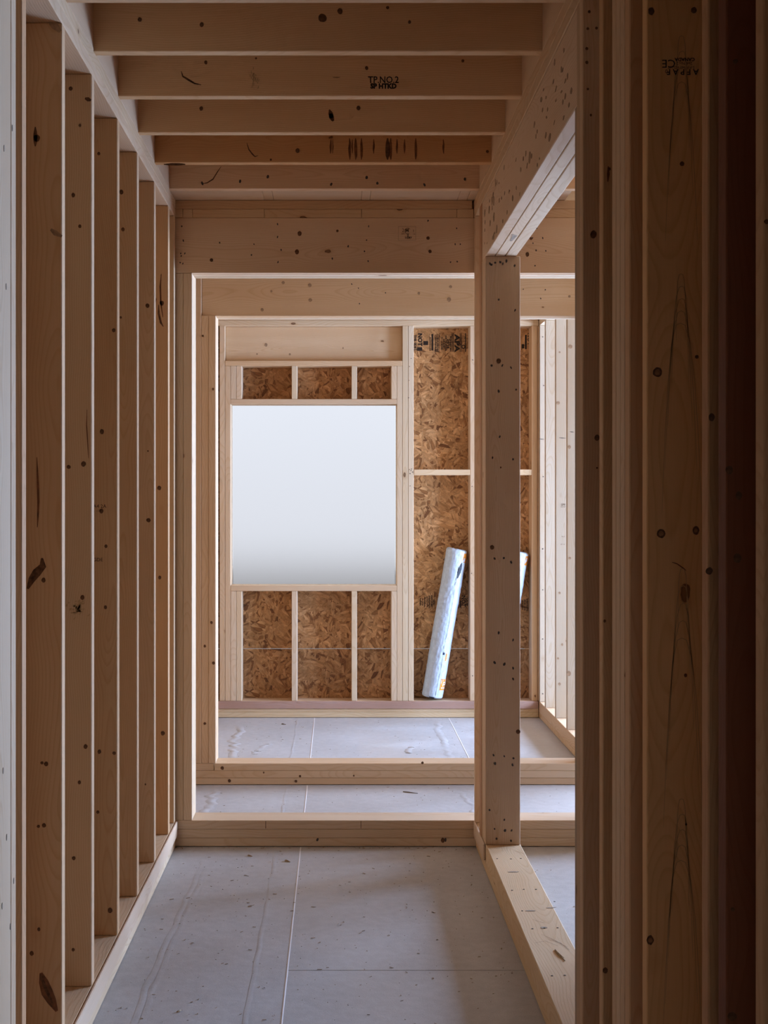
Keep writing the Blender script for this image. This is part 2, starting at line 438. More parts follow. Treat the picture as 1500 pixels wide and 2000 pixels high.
board('top_plate', wa, -.8426, .578, A0, A1, 2.753, 2.791, (.86, .70, .54), label='upper plate with broad brown growth bands')
board('gap_light_block', wa, .5785, .5845, A0 + .03, A1, 2.7535, 2.791, (.6, .5, .4))  # added block, stops daylight shining through the gap at the plate end
board('top_plate', wa, .7265, 1.37, A0, A1, 2.715, 2.753, (.92, .8, .66))
board('top_plate', wa, .7265, 1.37, A0, A1, 2.753, 2.791, (.92, .8, .66))
board('jamb_stud', wa, 1.33, 1.368, A0, A1, .114, 2.4765)
nails_y(ha, A0, [(355, 442), (358, 470), (353, 495), (361, 495), (354, 500), (352, 513), (357, 515), (542, 438), (542, 463), (549, 488), (543, 512), (720, 442), (716, 469), (712, 491), (719, 510), (429, 474), (496, 477), (491, 498), (680, 481), (649, 505), (880, 512), (893, 511), (889, 477), (899, 477), (892, 446), (836, 431), (1048, 446), (1040, 465), (1041, 475), (1066, 490), (1047, 534 - 45), (1045, 519), (1060, 465)])
knots_y(ha, A0, [(585, 456, 4.0), (580, 492, 4.0), (413, 508, 3.2), (836, 465, 3.2), (840, 491, 3.2), (1030, 497, 3.5), (1037, 466, 2.6), (659, 451, 2.4)])
kx = (795 - CX) * A0 / F; kz = on_y(795, 453, A0).z
stamp(ha, [('t', '2', .022, -.017, .006), ('t', 'M', .02, .0, .006, .0006), ('t', 'SPF', .011, -.018, -.009), ('t', 'S-DRY', .011, .006, -.025, .0004), ('r', .003, .004, .0135, .0018, .6, 5.2), ('b', .004, -.016, .003, .012), ('t', 'I', .016, .028, .004), ('t', '14', .009, .03, -.01),
           ('b', 0, .023, .075, .0008), ('b', 0, -.036, .075, .0008), ('b', -.0375, -.006, .0008, .06), ('b', .0375, -.006, .0008, .06)], (kx, A0, kz), '-y', 0, FADED)
nails_y(b1, A0, [(620, 1640), (870, 1640)], .006)
knots_y(b1, A0, [(865, 1641, 4)])
kp = board('plug', wa, -.36, -.359, A0 - .0003, A0, .09, .1) if False else None

# ================================================================== LEFT WALL
wl = root('wall_left', (XL, 3.2, 0), 'open stud wall along the passage, tall dark-shaded studs on a low plate', 'wall', 'structure')
XO = -.8426
for z0, z1, tn in ((.002, .038, (1, .97, .92)), (.038, .076, (1, .97, .92)), (.076, .114, (1.0, .95, .88))):
    board('bottom_plate', wl, XO, XL, .2, YA - .002, z0, z1, tn)
board('edge_strip', wl, XL + .0012, XL + .0098, .2, YA - .012, .05, .1145, (.98, .95, .98), label='thin pale strip fixed along the edge of the bottom plate')
board('top_plate', wl, XO, XL, .2, YA - .002, 2.715, 2.753, (1, .93, .88))
board('top_plate', wl, XO, XL, .2, YA - .002, 2.753, 2.791, (1, .94, .86))
studsL = [(2.682, 2.7235), (2.7735, 2.8125), (3.175, 3.213), (3.559, 3.597), (3.973, 4.011), (4.362, 4.400), (4.769, 4.807), (5.163, 5.201), (5.345, 5.383)]
tl = [(1, .95, .9), (.95, .72, .55), (.93, .78, .64), (.95, .84, .74), (.88, .72, .56), (.92, .80, .68), (1.0, .90, .80), (.95, .76, .58), (.97, .88, .76)]
SL = [board('stud', wl, XO, XL, a, b, .114, 2.715, t_) for (a, b), t_ in zip(studsL, tl)]
board('stud', wl, XO, XL, 2.55, 2.681, .114, 2.715, (1, .97, .93))
for yy in (2.05, 1.65, 1.25, .85, .45): board('stud', wl, XO, XL, yy, yy + .038, .114, 2.715)
sheet('strand_board_panel', wl, XO - .0125, XO - .0005, .2, 2.7, .0, 2.79)
sheet('strand_board_panel', wl, XO - .0125, XO - .0005, 2.703, YA + .14, .0, 2.79)
sheet('strand_board_panel', wl, XO - .0125, XO - .0005, YA + .143, 8.69, .0, 3.03)
s = SL[2]; Y = 3.175
s['label'] = 'stud with a long dark resin crack and a large torn knot'
knots_y(s, Y, [(72, 270, 6), (85, 1133, 4)])
streak(s, [on_y(69, y, Y) for y in (248, 258, 268, 278, 286)], .010, '-y', KNOT, 'knot_streak')
streak(s, [on_y(x, y, Y) for x, y in ((72, 893), (73, 920), (74, 950), (75, 980), (74, 1010), (73, 1030))], .006, '-y', RESIN, 'resin_crack')
streak(s, [on_y(x, y, Y) for x, y in ((82, 1090), (84, 1105), (72, 1118), (62, 1132), (54, 1150))], .022, '-y', KNOT, 'knot_streak')
streak(s, [on_y(x, y, Y) for x, y in ((80, 1900), (85, 1917), (92, 1938), (101, 1955), (111, 1975))], .030, '-y', RESIN, 'knot_streak')
streak(s, [on_y(x, y, Y - .0006) for x, y in ((80, 1908), (84, 1916), (90, 1932), (96, 1945), (104, 1962))], .009, '-y', KNOT, 'knot_streak')
streak(s, [on_y(x, y, Y) for x, y in ((99, 448), (108, 455), (121, 462))], .014, '-y', FLECK, 'knot_streak')
streak(s, [on_y(x, y, Y) for x, y in ((97, 45), (107, 50), (118, 62))], .02, '-y', FLECK, 'knot_streak')
knots_y(s, Y, [(90, 1492, 4), (82, 1490, 3), (86, 1612, 4), (75, 1614, 3), (62, 1862, 4), (76, 1815, 3)])
s = SL[3]; Y = 3.559
knots_y(s, Y, [(138, 173, 4), (143, 381, 3.5), (156, 245, 2.5), (134, 912, 4), (163, 906, 4.5), (161, 1167, 4), (167, 1458, 4), (155, 1528, 3), (144, 1676, 3.5), (150, 1193, 2), (156, 442, 3), (143, 1855, 3)])
streak(s, [on_y(x, y, Y) for x, y in ((166, 192), (172, 194), (178, 196))], .012, '-y', KNOT, 'knot_streak')
streak(s, [on_y(x, y, Y) for x, y in ((170, 800), (169, 830), (171, 860), (173, 895))], .003, '-y', RESIN, 'resin_crack')
marks('dark_stain', s, [(on_y(152 + random.gauss(0, 9), 1186 + random.gauss(0, 10), Y), random.uniform(.002, .008), random.uniform(.001, .003), random.uniform(-.3, 1.6)) for _ in range(40)], '-y', GRAIN)
s = SL[4]; Y = 3.973
knots_y(s, Y, [(199, 843, 4), (198, 998, 4), (207, 1067, 3), (206, 1186, 3), (193, 300, 3), (194, 1468, 3.5), (223, 1471, 3.5), (191, 1586, 3), (215, 1778, 4.5), (222, 645, 3.5)])
stamp(s, [('t', 'A4 2A', .016, 0, 0), ('t', '-10', .012, -.004, -.014), ('t', 'GDE', .016, -.006, -.17)], on_y(195, 989, Y), '-y', 0, INK)
s = SL[5]; Y = 4.362
knots_y(s, Y, [(237, 375, 4), (240, 448, 3.5), (236, 620, 2)])
s = SL[6]; Y = 4.769
knots_y(s, Y, [(288, 597, 4), (290, 1016, 4.2), (289, 881, 1.5), (284, 1532, 1.5)])
s = SL[7]; Y = 5.163
s['label'] = 'stud with a curved dark crack beside a reddish knot'
streak(s, [on_y(x, y, Y) for x, y in ((315, 535), (313, 560), (314, 590), (318, 620))], .007, '-y', RESIN, 'resin_crack')
streak(s, [on_y(x, y, Y) for x, y in ((310, 595), (310, 612), (314, 630), (319, 638))], .009, '-y', KNOT, 'resin_crack')
knots_y(s, Y, [(311, 953, 4), (312, 1128, 3), (318, 1432, 4), (316, 592, 4)])
# marks on the narrow faces that look into the passage
marks('nail_marks', wl, [(on_x(px, py, XL), .003, .007, 0) for px, py in ((6, 1505), (13, 1635), (4, 1770), (20, 1810), (8, 290), (12, 560), (24, 250), (27, 1720))], '+x', SMUDGE)

# ================================================================== RIGHT WALL
wr = root('wall_right', (XR, 3, 0), 'stud wall with a wide opening, triple lintel and built-up post on a low sill', 'wall', 'structure')
X1 = .7255
sl0 = board('bottom_plate', wr, .592, .732, .2, YA - .002, .002, .038, (1, .92, .78))
sl1 = board('bottom_plate', wr, .5915, .732, .2, YA - .002, .038, .114, (1.02, .96, .84), label='worn sill timber with scuffs, scratches and nail heads')
board('edge_strip', wr, .5815, .591, 5.02, YA - .012, .05, .1145, (.95, .92, .95), label='thin pale strip ending at the post foot')
pt = (.90, .79, .70)
P0 = board('post_stud', wr, .5895, .7295, 5.010, 5.048, .114, 2.4765, (.95, .86, .80), label='front stud of the built-up post, marked by rows of nails')
board('post_stud', wr, .5895, .7285, 5.048, 5.086, .114, 2.4765, (1, .92, .85))
board('post_stud', wr, .5890, .7305, 5.086, 5.124, .114, 2.4765, (.98, .92, .84))
board('post_stud', wr, .5865, .7275, 5.124, 5.162, .114, 2.715, (.72, .52, .40))
board('post_stud', wr, .5865, .7285, 5.162, 5.200, .114, 2.715, (.74, .54, .42))
board('stud', wr, XR, X1, 5.351, YA - .002, .114, 2.715, (.95, .84, .74))
hd = board('lintel', wr, .5895, .6285, 3.0745, 5.124, 2.4765, 2.715, (1.0, .93, .90), label='outer lintel board with many small brown knots along its face')
h2 = board('lintel', wr, .6300, .6680, 3.0745, 5.124, 2.4765, 2.715, (1.1, 1.06, 1.03))
board('lintel', wr, .6700, .7146, 3.0745, 5.124, 2.4765, 2.715, (1.1, 1.07, 1.04))
board('top_plate', wr, XR, X1, .2, YA + .14, 2.715, 2.753, (.93, .83, .73))
board('top_plate', wr, XR, X1, .2, YA + .14, 2.753, 2.791, (.93, .80, .68))
board('jamb_stud', wr, .5885, X1, 3.0745, 3.112, .114, 2.4765, (.62, .58, .54), label='grey weathered edge stud of the opening')
board('jamb_stud', wr, .586, X1, 3.0360, 3.0740, .114, 2.715, (.78, .66, .56))
board('jamb_stud', wr, XR, X1, 2.9980, 3.0355, .114, 2.715, (.92, .80, .70))
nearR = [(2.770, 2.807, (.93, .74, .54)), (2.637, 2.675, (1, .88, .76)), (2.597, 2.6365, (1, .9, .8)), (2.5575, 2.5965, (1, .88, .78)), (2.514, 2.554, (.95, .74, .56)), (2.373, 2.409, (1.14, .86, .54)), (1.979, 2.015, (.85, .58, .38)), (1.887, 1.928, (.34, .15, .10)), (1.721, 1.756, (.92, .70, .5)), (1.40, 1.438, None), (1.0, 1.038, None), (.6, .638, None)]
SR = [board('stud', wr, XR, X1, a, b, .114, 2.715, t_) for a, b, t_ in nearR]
SR[5]['label'] = 'broad-faced stud with arched grain, round knots and an upside-down stamp'
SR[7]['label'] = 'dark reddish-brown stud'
sheet('strand_board_panel', wr, .7265, .7385, .2, 1.9, 0.115, 2.79)
sheet('strand_board_panel', wr, .7265, .7385, 1.903, 3.110, 0.115, 2.4)
nails_y(P0, 5.010, [(957, 515), (960, 517), (977, 512), (982, 515), (989, 510), (1005, 519), (967, 513), (974, 585), (1006, 606), (960, 714), (981, 714), (998, 718), (974, 764), (1008, 761), (962, 894), (1002, 897), (976, 853), (966, 1091), (984, 1090), (998, 1098), (966, 1294), (985, 1297), (1002, 1305), (1002, 1326), (964, 1475), (985, 1477), (1003, 1481), (967, 1491), (1001, 1494), (966, 1619), (986, 1622), (999, 1622), (970, 1638), (998, 1642), (956, 1582), (985, 1601), (974, 1236), (1002, 1250)], .0042)
knots_y(P0, 5.010, [(974, 705, 4.5), (961, 1069, 4), (1012, 1429, 4.2), (978, 913, 1.5)])
s = SR[5]; Y = 2.373
knots_y(s, Y, [(1272, 22, 6), (1355, 20, 5.5), (1332, 320, 4.5), (1284, 727, 9.5), (1291, 1042, 8.5), (1359, 1036, 6.5), (1361, 697, 3.5), (1270, 1836, 7), (1339, 1319, 3), (1340, 1610, 2)])
for px, py, r in ((1284, 727, 6), (1291, 1042, 5), (1359, 1036, 3.6), (1270, 1836, 4.5)):
    disc_r = r * Y / F; k = knot(s, on_y(px, py, Y) - Vector((0, .0007, 0)), disc_r, '-y', mat=HEART); k.name = 'knot_heart'
streak(s, [on_y(x, y, Y) for x, y in ((1312, 1098), (1322, 1101), (1332, 1108), (1340, 1114))], .0018, '-y', RESIN, 'resin_crack')
for cx_, ya, n_, sp in ((1330, 505, 5, 24), (1331, 40, 4, 30), (1333, 1130, 5, 34), (1331, 1560, 5, 30)):
    for k_ in range(n_):
        ww = 9 + 7.5 * k_; top = ya + (n_ - k_) * -sp + 150; hh = 130 + 60 * k_
        streak(s, [on_y(cx_ + ww * t + 2 * math.sin(k_ + t * 3), top + hh * abs(t) ** 3.2, Y) for t in (-1, -.97, -.92, -.85, -.7, -.5, -.25, 0, .25, .5, .7, .85, .92, .97, 1)], .0011, '-y', ARCH, 'grain_arch')
stamp(s, [('t', 'A F P A F', .0155, -.006, .010, .0003), ('t', '10', .011, .022, .009), ('t', 'S-P-F  HT KD-HT', .007, -.003, .0015), ('t', '2x6 No.2', .008, -.009, -.006), ('t', 'CANADA', .009, -.010, -.0135, .0003), ('t', 'CE', .022, .0205, -.006)], on_y(1327, 130, Y), '-y', math.pi, INK)
knots_y(SR[7], 1.887, [(1436, 120, 5), (1440, 1090, 8), (1424, 918, 7), (1443, 968, 6), (1431, 1776, 4), (1430, 1985, 9)])
knots_y(SR[6], 1.979, [(1390, 815, 6), (1385, 1115, 7)])
knots_y(SR[8], 1.721, [(1497, 433, 5)])
s2 = [o for o in COL.objects if o.name.startswith('jamb_stud') and o.parent == wr][2]
knots_y(s2, 2.998, [(1159, 458, 6), (1151, 23, 2.5), (1148, 56, 2.8), (1165, 55, 2.8), (1146, 95, 2.8), (1146, 122, 2.8), (1148, 174, 2.2), (1154, 225, 2.2), (1166, 855, 5), (1166, 914, 2)])
knots_y(SR[0], 2.770, [(1190, 330, 3), (1182, 1895, 5), (1181, 1213, 2.5)])
streak(SR[0], [on_y(x, y, 2.77) for x, y in ((1188, 325), (1188, 340), (1187, 355))], .006, '-y', RESIN, 'resin_crack')
# long flecks on the lintel face, nails on the sill, scratches
fl_pts = []
for k in range(70):
    yy = random.uniform(3.15, 5.05); zz = random.uniform(2.49, 2.70)
    big = random.random() < .22; fl_pts.append((Vector((.5895, yy, zz)), random.uniform(.008, .014) * (1.6 if big else 1), random.uniform(.003, .009) * (2.2 if big else 1), random.uniform(-.3, .3)))
marks('small_knots', hd, fl_pts, '-x', FLECK)
marks('nail_heads', sl1, [(on_z(px, py, .114), .0035, .0035, 0) for px, py in ((971, 1677), (998, 1677.5), (1017, 1676.5), (1000, 1739), (1023, 1737), (1047, 1737), (1040, 1814), (1063, 1813), (1089, 1812), (1078, 1906), (1103, 1905), (1020, 1779), (1083, 1761))], '+z', NAIL)
marks('dirt_smudges', sl1, [(on_z(px, py, .114), rx, ry, ro) for px, py, rx, ry, ro in ((1003, 1703, .022, .006, .1), (1036, 1779, .02, .004, 0), (1076, 1773, .018, .004, .2), (1062, 1812, .012, .008, .4))], '+z', SMUDGE)
for a, b, c in (((1001, 1661), (1015, 1665), (1025, 1668)), ((1045, 1842), (1065, 1838), (1090, 1848)), ((1058, 1825), (1080, 1835), (1108, 1850)), ((1070, 1835), (1095, 1842), (1113, 1856)), ((1040, 1796), (1052, 1800), (1064, 1803))):
    streak(sl1, [on_z(*a, .114), on_z(*b, .114), on_z(*c, .114)], .0012, '+z', RESIN, 'scratch')
streak(h2, [Vector((.640, 4.60, 2.4765)), Vector((.652, 4.62, 2.4765)), Vector((.652, 4.72, 2.4765))], .018, '-z', SMUDGE, 'wane_patch')
# joist-side marks on the sill stack of the near cross wall
sp1 = root('wood_splinter', on_z(1093, 1868, .114), 'thin wooden splinter lying on the worn sill beside the opening', 'splinter')
def splinter(rt_, p, q, wd, mat=CHIP):
    bm = bmesh.new(); p, q = Vector(p), Vector(q); d = (q - p); s = d.cross(Vector((0, 0, 1))).normalized() * wd
    n = 5; rows = []
    for k in range(n + 1):
        t = k / n; c = p + d * t + s * .3 * math.sin(t * 5); kk = (.25 + .75 * math.sin(math.pi * min(.9, t + .15)))
        rows.append([bm.verts.new(c + s * kk), bm.verts.new(c + Vector((0, 0, wd * 1.2 * kk))), bm.verts.new(c - s * kk)])
    for a, b in zip(rows, rows[1:]):
        for i in range(3): bm.faces.new((a[i], a[(i + 1) % 3], b[(i + 1) % 3], b[i]))
    bm.faces.new(rows[0]); bm.faces.new(rows[-1])
    bmesh.ops.recalc_face_normals(bm, faces=bm.faces)
    me = bpy.data.meshes.new('shaving'); bm.to_mesh(me); bm.free()
    return link('shaving', me, rt_, None, mat)
splinter(sp1, on_z(1084, 1855, .1145), on_z(1103, 1877, .1145), .0035)
splinter(sp1, on_z(1085, 1857, .1145), on_z(1101, 1871, .1145), .0025)
sp2 = root('wood_splinter', on_z(801, 1548, 0), 'grey splinter of wood on the floor between the two cross frames', 'splinter')
splinter(sp2, on_z(787, 1546.5, .0005), on_z(816, 1550, .0005), .004, DARKCHIP)
sp3 = root('wood_splinter', on_z(561, 1682, 0), 'small curled wood chip on the passage floor near the sill', 'splinter')
splinter(sp3, on_z(557, 1681, .0005), on_z(566, 1684, .0005), .006)
sp4 = root('wood_splinter', on_z(488, 1672, 0), 'dark little wood chip on the passage floor, nearest the plate', 'splinter')
splinter(sp4, on_z(484, 1671, .0005), on_z(492, 1673, .0005), .005)
sp5 = root('wood_splinter', on_z(490, 1769, 0), 'pale sliver of wood in the middle of the passage floor', 'splinter')
splinter(sp5, on_z(484, 1771, .0005), on_z(496, 1768, .0005), .003)
sp6 = root('wood_splinter', on_z(350, 1975, 0), 'broken wood chip on the passage floor, closest to the viewer', 'splinter')
splinter(sp6, on_z(345, 1977, .0005), on_z(356, 1973, .0005), .004)
sp7 = root('wood_splinter', on_z(554, 1415, 0), 'dark wood chip on the bright floor below the window wall', 'splinter')
splinter(sp7, on_z(550, 1414.5, .0005), on_z(558, 1415.5, .0005), .006, DARKCHIP)

# ================================================================== CEILING
ce = root('ceiling', (0, 4, 2.791), 'exposed ceiling joists crossing the passage between the stud walls', 'ceiling', 'structure')
jt = [(2.80, None), (3.207, (1.05, .93, .82)), (3.593, (1.04, .88, .70)), (3.994, (1.08, .92, .74)), (4.392, (1.06, .90, .72)), (4.786, (.92, .65, .40)), (5.196, (1.14, 1.0, .88))]
J = []
for y0, tn in [(1.2, None), (1.6, None), (2.0, None), (2.4, None)] + jt:
    J.append((y0, board('joist', ce, XO, 1.513, y0, y0 + .038, 2.791, 3.031, tn)))
for y0 in (5.62, 6.02, 6.42, 6.82, 7.22, 7.62, 8.02, 8.42): board('joist', ce, XO, 1.513, y0, y0 + .038, 2.791, 3.031)
ys = [1.2, 1.6, 2.0, 2.4] + [y for y, _ in jt]
for a, b in zip(ys, ys[1:]):
    board('blocking', ce, XL - .038, XL - .0005, a + .038, b, 2.791, 3.031, (1, .95, .92))
    board('blocking', ce, XR + .0005, XR + .038, a + .038, b, 2.791, 3.031, (1, .90, .82))
fx = (-.8426, -.3204, -.2784, .0990, .1365, .513, .555, .98)
for i in range(len(fx) - 1): board('filler_board', ce, fx[i], fx[i + 1], 5.2345, YA + .1, 2.7915, 2.829, (1, .93, .88), ax='x')
for a in ((-.9, 1.6, .2, 2.6), (-.9, 1.6, 2.602, 5.0), (-.9, 1.6, 5.002, 7.4), (-.9, 1.6, 7.402, 8.8)):
    sheet('deck_panel', ce, a[0], a[1], a[2], a[3], 3.0315, 3.0535, OSB, (.9, .9, .9))
jj = {round(y, 3): o for y, o in J}
j2, j3, j4, j1 = jj[3.994], jj[4.392], jj[4.786], jj[3.593]
stamp(j2, [('t', 'TP.NO.2', .030, 0, .004, .0004, .9), ('t', 'SP HTKD', .022, 0, -.016, .0012, .95)], on_y(749, 159, 3.994), '-y', 0, INK)
streak(j2, [on_y(x, y, 3.994) for x, y in ((354, 139), (357, 149), (368, 156), (380, 163), (393, 166))], .006, '-y', KNOT, 'resin_crack')
marks('grain_patch', j2, [(on_y(498 + random.gauss(0, 4), 152 + random.gauss(0, 9), 3.994), random.uniform(.002, .008), random.uniform(.0008, .002), random.uniform(1.0, 1.8)) for _ in range(26)], '-y', GRAIN)
streak(j2, [on_y(x, y, 3.994) for x, y in ((650, 151), (658, 151.5), (664, 151))], .002, '-y', KNOT, 'scratch')
knots_y(j2, 3.994, [(402, 122, 3), (716, 133, 3), (904, 119, 3), (500, 114, 2)])
knots_y(j1, 3.593, [(630, 35, 8), (664, 22, 5), (273, 38, 4), (394, 48, 4), (800, 43, 3), (757, 15, 3)])
j1['label'] = 'nearest full joist with two dark knots and wavy grain'
knots_y(j3, 4.392, [(647, 227, 4.5), (700, 211, 4), (393, 212, 3.5)])
k = knot(j3, on_y(647, 226, 4.392), .008, '-y', .022, .3)
j4['label'] = 'joist with dark brown stain streaks across its face'
for x, ww in ((683, 5), (688, 3), (695, 6), (706, 5), (730, 4), (757, 9), (763, 6), (775, 4), (790, 4), (812, 5), (866, 4), (646, 4), (650, 2)):
    top, bot = (270, 312) if ww > 4 else (272, 300)
    dkm = KNOT if ww > 7 else RESIN
    streak(j4, [on_y(x + random.uniform(-.5, .5), yy, 4.786) for yy in (top, top + 10, (top + bot) / 2, bot - 8, bot)], ww * 4.786 / F, '-y', dkm, 'stain_streak')
streak(j4, [on_y(x, y, 4.786) for x, y in ((482, 279), (486, 292), (493, 301), (498, 306), (504, 304))], .005, '-y', KNOT, 'resin_crack')
knots_y(j4, 4.786, [(581, 294, 4), (952, 296, 3), (529, 312, 2)])
streak(j4, [on_y(x, 321, 4.786) for x in (320, 335, 350, 362)], .010, '-y', KNOT, 'bark_edge')
j5 = jj[5.196]
streak(j5, [on_y(x, y, 5.196) for x, y in ((432, 325), (424, 337), (416, 350), (405, 357), (395, 359))], .005, '-y', KNOT, 'resin_crack')
nails_y(j5, 5.196, [(395, 358), (469, 354), (523, 345), (716, 347), (737, 358), (829, 361), (908, 350), (647, 360)], .005)

# ================================================================== SECOND CROSS WALL (B)
wb = root('wall_inner', (0, YB, 0), 'second timber frame across the room, just in front of the window wall', 'wall', 'structure')
B0, B1 = YB, YB + .140
board('bottom_plate', wb, -.650, 1.37, B0, B1, .076, .114, (1.02, .95, .88), label='upper sill board with a splintered sawn end')
board('bottom_plate', wb, -.8426, -.654, B0 + .003, B1, .076, .114, (.96, .88, .82))
bm1 = board('bottom_plate', wb, -.8426, 1.37, B0, B1, .038, .076, (1, .93, .86))
bm2 = board('bottom_plate', wb, -.8426, 1.37, B0 + .0015, B1, .002, .038, (1, .93, .86))
board('jamb_stud', wb, -.681, -.643, B0, B1, .114, 2.4625, (.98, .90, .83))
board('jamb_stud', wb, -.719, -.681, B0 + .001, B1, .114, 2.4625, (.97, .88, .80))
board('stud', wb, -.757, -.719, B0, B1, .114, 2.70, (.97, .88, .80))
board('stud', wb, -.83, -.792, B0, B1, .114, 2.70, (.97, .88, .80))
hb = board('lintel', wb, -.719, 1.37, B0 + .028, B0 + .090, 2.4625, 2.70, (1.0, .89, .77), label='warm-toned lintel board, set slightly back')
board('lintel', wb, -.719, 1.37, B0 + .0915, B1 + .012, 2.4625, 2.70)
board('top_plate', wb, -.8426, 1.37, B0, B1, 2.70, 2.738); board('top_plate', wb, -.8426, 1.37, B0, B1, 2.738, 2.776)
board('jamb_stud', wb, 1.332, 1.37, B0, B1, .114, 2.4625)
knots_y(hb, B0 + .028, [(605, 557, 3.4), (606, 586, 3.6), (530, 569, 2), (553, 552, 3), (512, 605, 3), (818, 573, 2.5), (877, 585, 4), (880, 560, 3), (1112, 579, 2.5)], FLECK)
nails_y(hb, B0 + .028, [(687, 555), (700, 563), (753, 572), (702, 593), (1022, 565), (1056, 583), (1065, 566)], .003)
knots_y(bm1, B0, [(586, 1516, 2.4), (691, 1515, 1.6), (515, 1509, 1.5)])
knots_y(bm2, B0, [(448, 1525, 3), (578, 1526, 2.6)])
up = [o for o in wb.children if o.name.startswith('bottom_plate')][0]
knots_y(up, B0, [(434, 1500, 3.4), (825, 1490, 2.4)])
knots_y([o for o in wb.children if o.name.startswith('jamb_stud')][0], B0, [(413, 1216, 2.6), (417, 1295, 3), (416, 760, 2)])
knots_y([o for o in wb.children if o.name.startswith('jamb_stud')][1], B0 + .001, [(400, 1262, 2.4), (400, 1413, 2.6), (396, 656, 2)])
splint = bmesh.new()
for i in range(9):
    z = .08 + i * .0038; p = Vector((-.6525 + random.uniform(-.002, .002), B0 + .001, z))
    v = [splint.verts.new(p + Vector((-.006 * random.random(), -.004 * random.random(), 0))), splint.verts.new(p + Vector((.003, 0, .001))), splint.verts.new(p + Vector((0, .003, .004)))]
    splint.faces.new(v)
me = bpy.data.meshes.new('torn_fibres'); splint.to_mesh(me); splint.free()
o = link('torn_fibres', me, wb, None, WOOD, (1.25, 1.25, 1.25)); o['kind'] = 'stuff'

# ================================================================== WINDOW WALL (C)
wc = root('wall_back', (0, YC, 0), 'window wall of pale studs backed with brown strand board', 'wall', 'structure')
C0, C1 = YC, YC + .138
sc = F / YC
px = lambda p: (p - CX) / sc
pz = lambda y: H + (CY - y) / sc
ZT, ZP = pz(636.3), .114
lt = lambda: rt(1.0, 1.08)
board('bottom_plate', wc, -.83, 1.37, C0 - .003, C1, .002, .038, (1.0, .97, .86))
board('bottom_plate', wc, -.83, 1.37, C0, C1, .038, .076, (1, .94, .82))
board('bottom_plate', wc, -.83, 1.37, C0, C1, .076, .114, (1, .94, .9))
board('edge_strip', wc, -.83, 1.368, C0 - .0105, C0 - .0005, .0625, .1145, (.68, .55, .62), label='pinkish strip along the foot of the window wall')
HP0, HP1 = pz(714.6), pz(704.3)
WT0, WT1 = pz(789.2), pz(779.3)
WS0, WS1 = pz(1154.6), pz(1143.6)
board('stud', wc, px(428.7), px(439.4), C0, C1, ZP, ZT, (1.0, .93, .85))
board('stud', wc, px(417), px(427.6), C0, C1, ZP, ZT, (.9, .8, .7)) if False else None
board('stud', wc, px(439.7), px(450.3), C0, C1, ZP, HP0, (1, .94, .87))
for a, b in ((450.5, 461.4), (461.7, 472.2), (569.6, 580.3), (686.6, 697.2), (764.3, 774.8)):
    board('cripple_stud', wc, px(a), px(b), C0, C1, WT1, HP0, lt())
    board('cripple_stud', wc, px(a), px(b), C0, C1, ZP, WS0, lt())
board('stud', wc, px(775.1), px(785.6), C0, C1, ZP, HP0, lt())
board('stud', wc, px(786), px(796.8), C0, C1, ZP, ZT, lt())
k2 = board('stud', wc, px(797.3), px(808), C0, C1, ZP, ZT, lt())
s918 = board('stud', wc, px(918.2), px(928.6), C0, C1, ZP, ZT, (1.04, 1.0, .96))
board('stud', wc, px(1038.5), px(1049.5), C0, C1, ZP, ZT, (.95, .82, .68), label='tawny corner stud beside the open stud wall')
board('corner_stud', wc, px(1049.8), 1.512, C0 + .005, C1, ZP + .0006, ZT, (.95, .82, .68))
board('head_plate', wc, px(450.3), px(775), C0, C1, WT0, WT1, (.98, .92, .86))
board('sill_plate', wc, px(450.3), px(775), C0, C1, WS0, WS1, (.98, .93, .87))
board('head_plate', wc, px(439.6), px(785.8), C0 - .001, C1, HP0, HP1, (1, .89, .76))
hc = board('lintel', wc, px(439.6), px(785.8), C0 + .05, C1, HP1, ZT, (1.03, .95, .84), label='recessed lintel board over the window with one round knot')
knots_y(hc, C0 + .05, [(519.5, 673.5, 3.0), (502, 724.5 - 33, 1.6), (566, 692, 2.0), (670, 680, 1.4)], FLECK)
board('noggin', wc, px(808.3), px(918), C0 - .001, C0 + .089, pz(928), pz(916.8), (1.06, 1.0, .88))
board('noggin', wc, px(928.8), px(1038.4), C0 - .001, C0 + .089, pz(928), pz(916.8), (1.06, 1.0, .88))
board('top_plate', wc, -.83, 1.37, C0 - .001, C1, ZT, pz(625.6), (1, .95, .86))
board('top_plate', wc, -.83, 1.37, C0, C1, pz(625.6), pz(615), (1, .93, .86))
OY0, OY1 = C1 + .0006, C1 + .0116
ZG = .4557
lo = (.80, .74, .68)
sheet('strand_board_panel', wc, -.84, .4195, OY0, OY1, -.05, ZG - .0021, tint=lo, label='darker strand board below the bright joint line')
sheet('strand_board_panel', wc, .4205, 1.52, OY0, OY1, -.05, ZG - .0021, tint=lo)
wx0, wx1 = px(450.3), px(775)
sheet('strand_board_panel', wc, -.84, wx0, OY0, OY1, ZG + .0021, 2.77)
sheet('strand_board_panel', wc, wx0, wx1, OY0, OY1, ZG + .0021, WS1, tint=(.95, .9, .84))
sheet('strand_board_panel', wc, wx0, wx1, OY0, OY1, WT0, 2.77, tint=(.9, .8, .72))
pr = sheet('strand_board_panel', wc, wx1, 1.52, OY0, OY1, ZG + .0021, 2.77, tint=(1.06, 1.0, .92), label='strand board with black printed grade marks near its top')
O = OY0
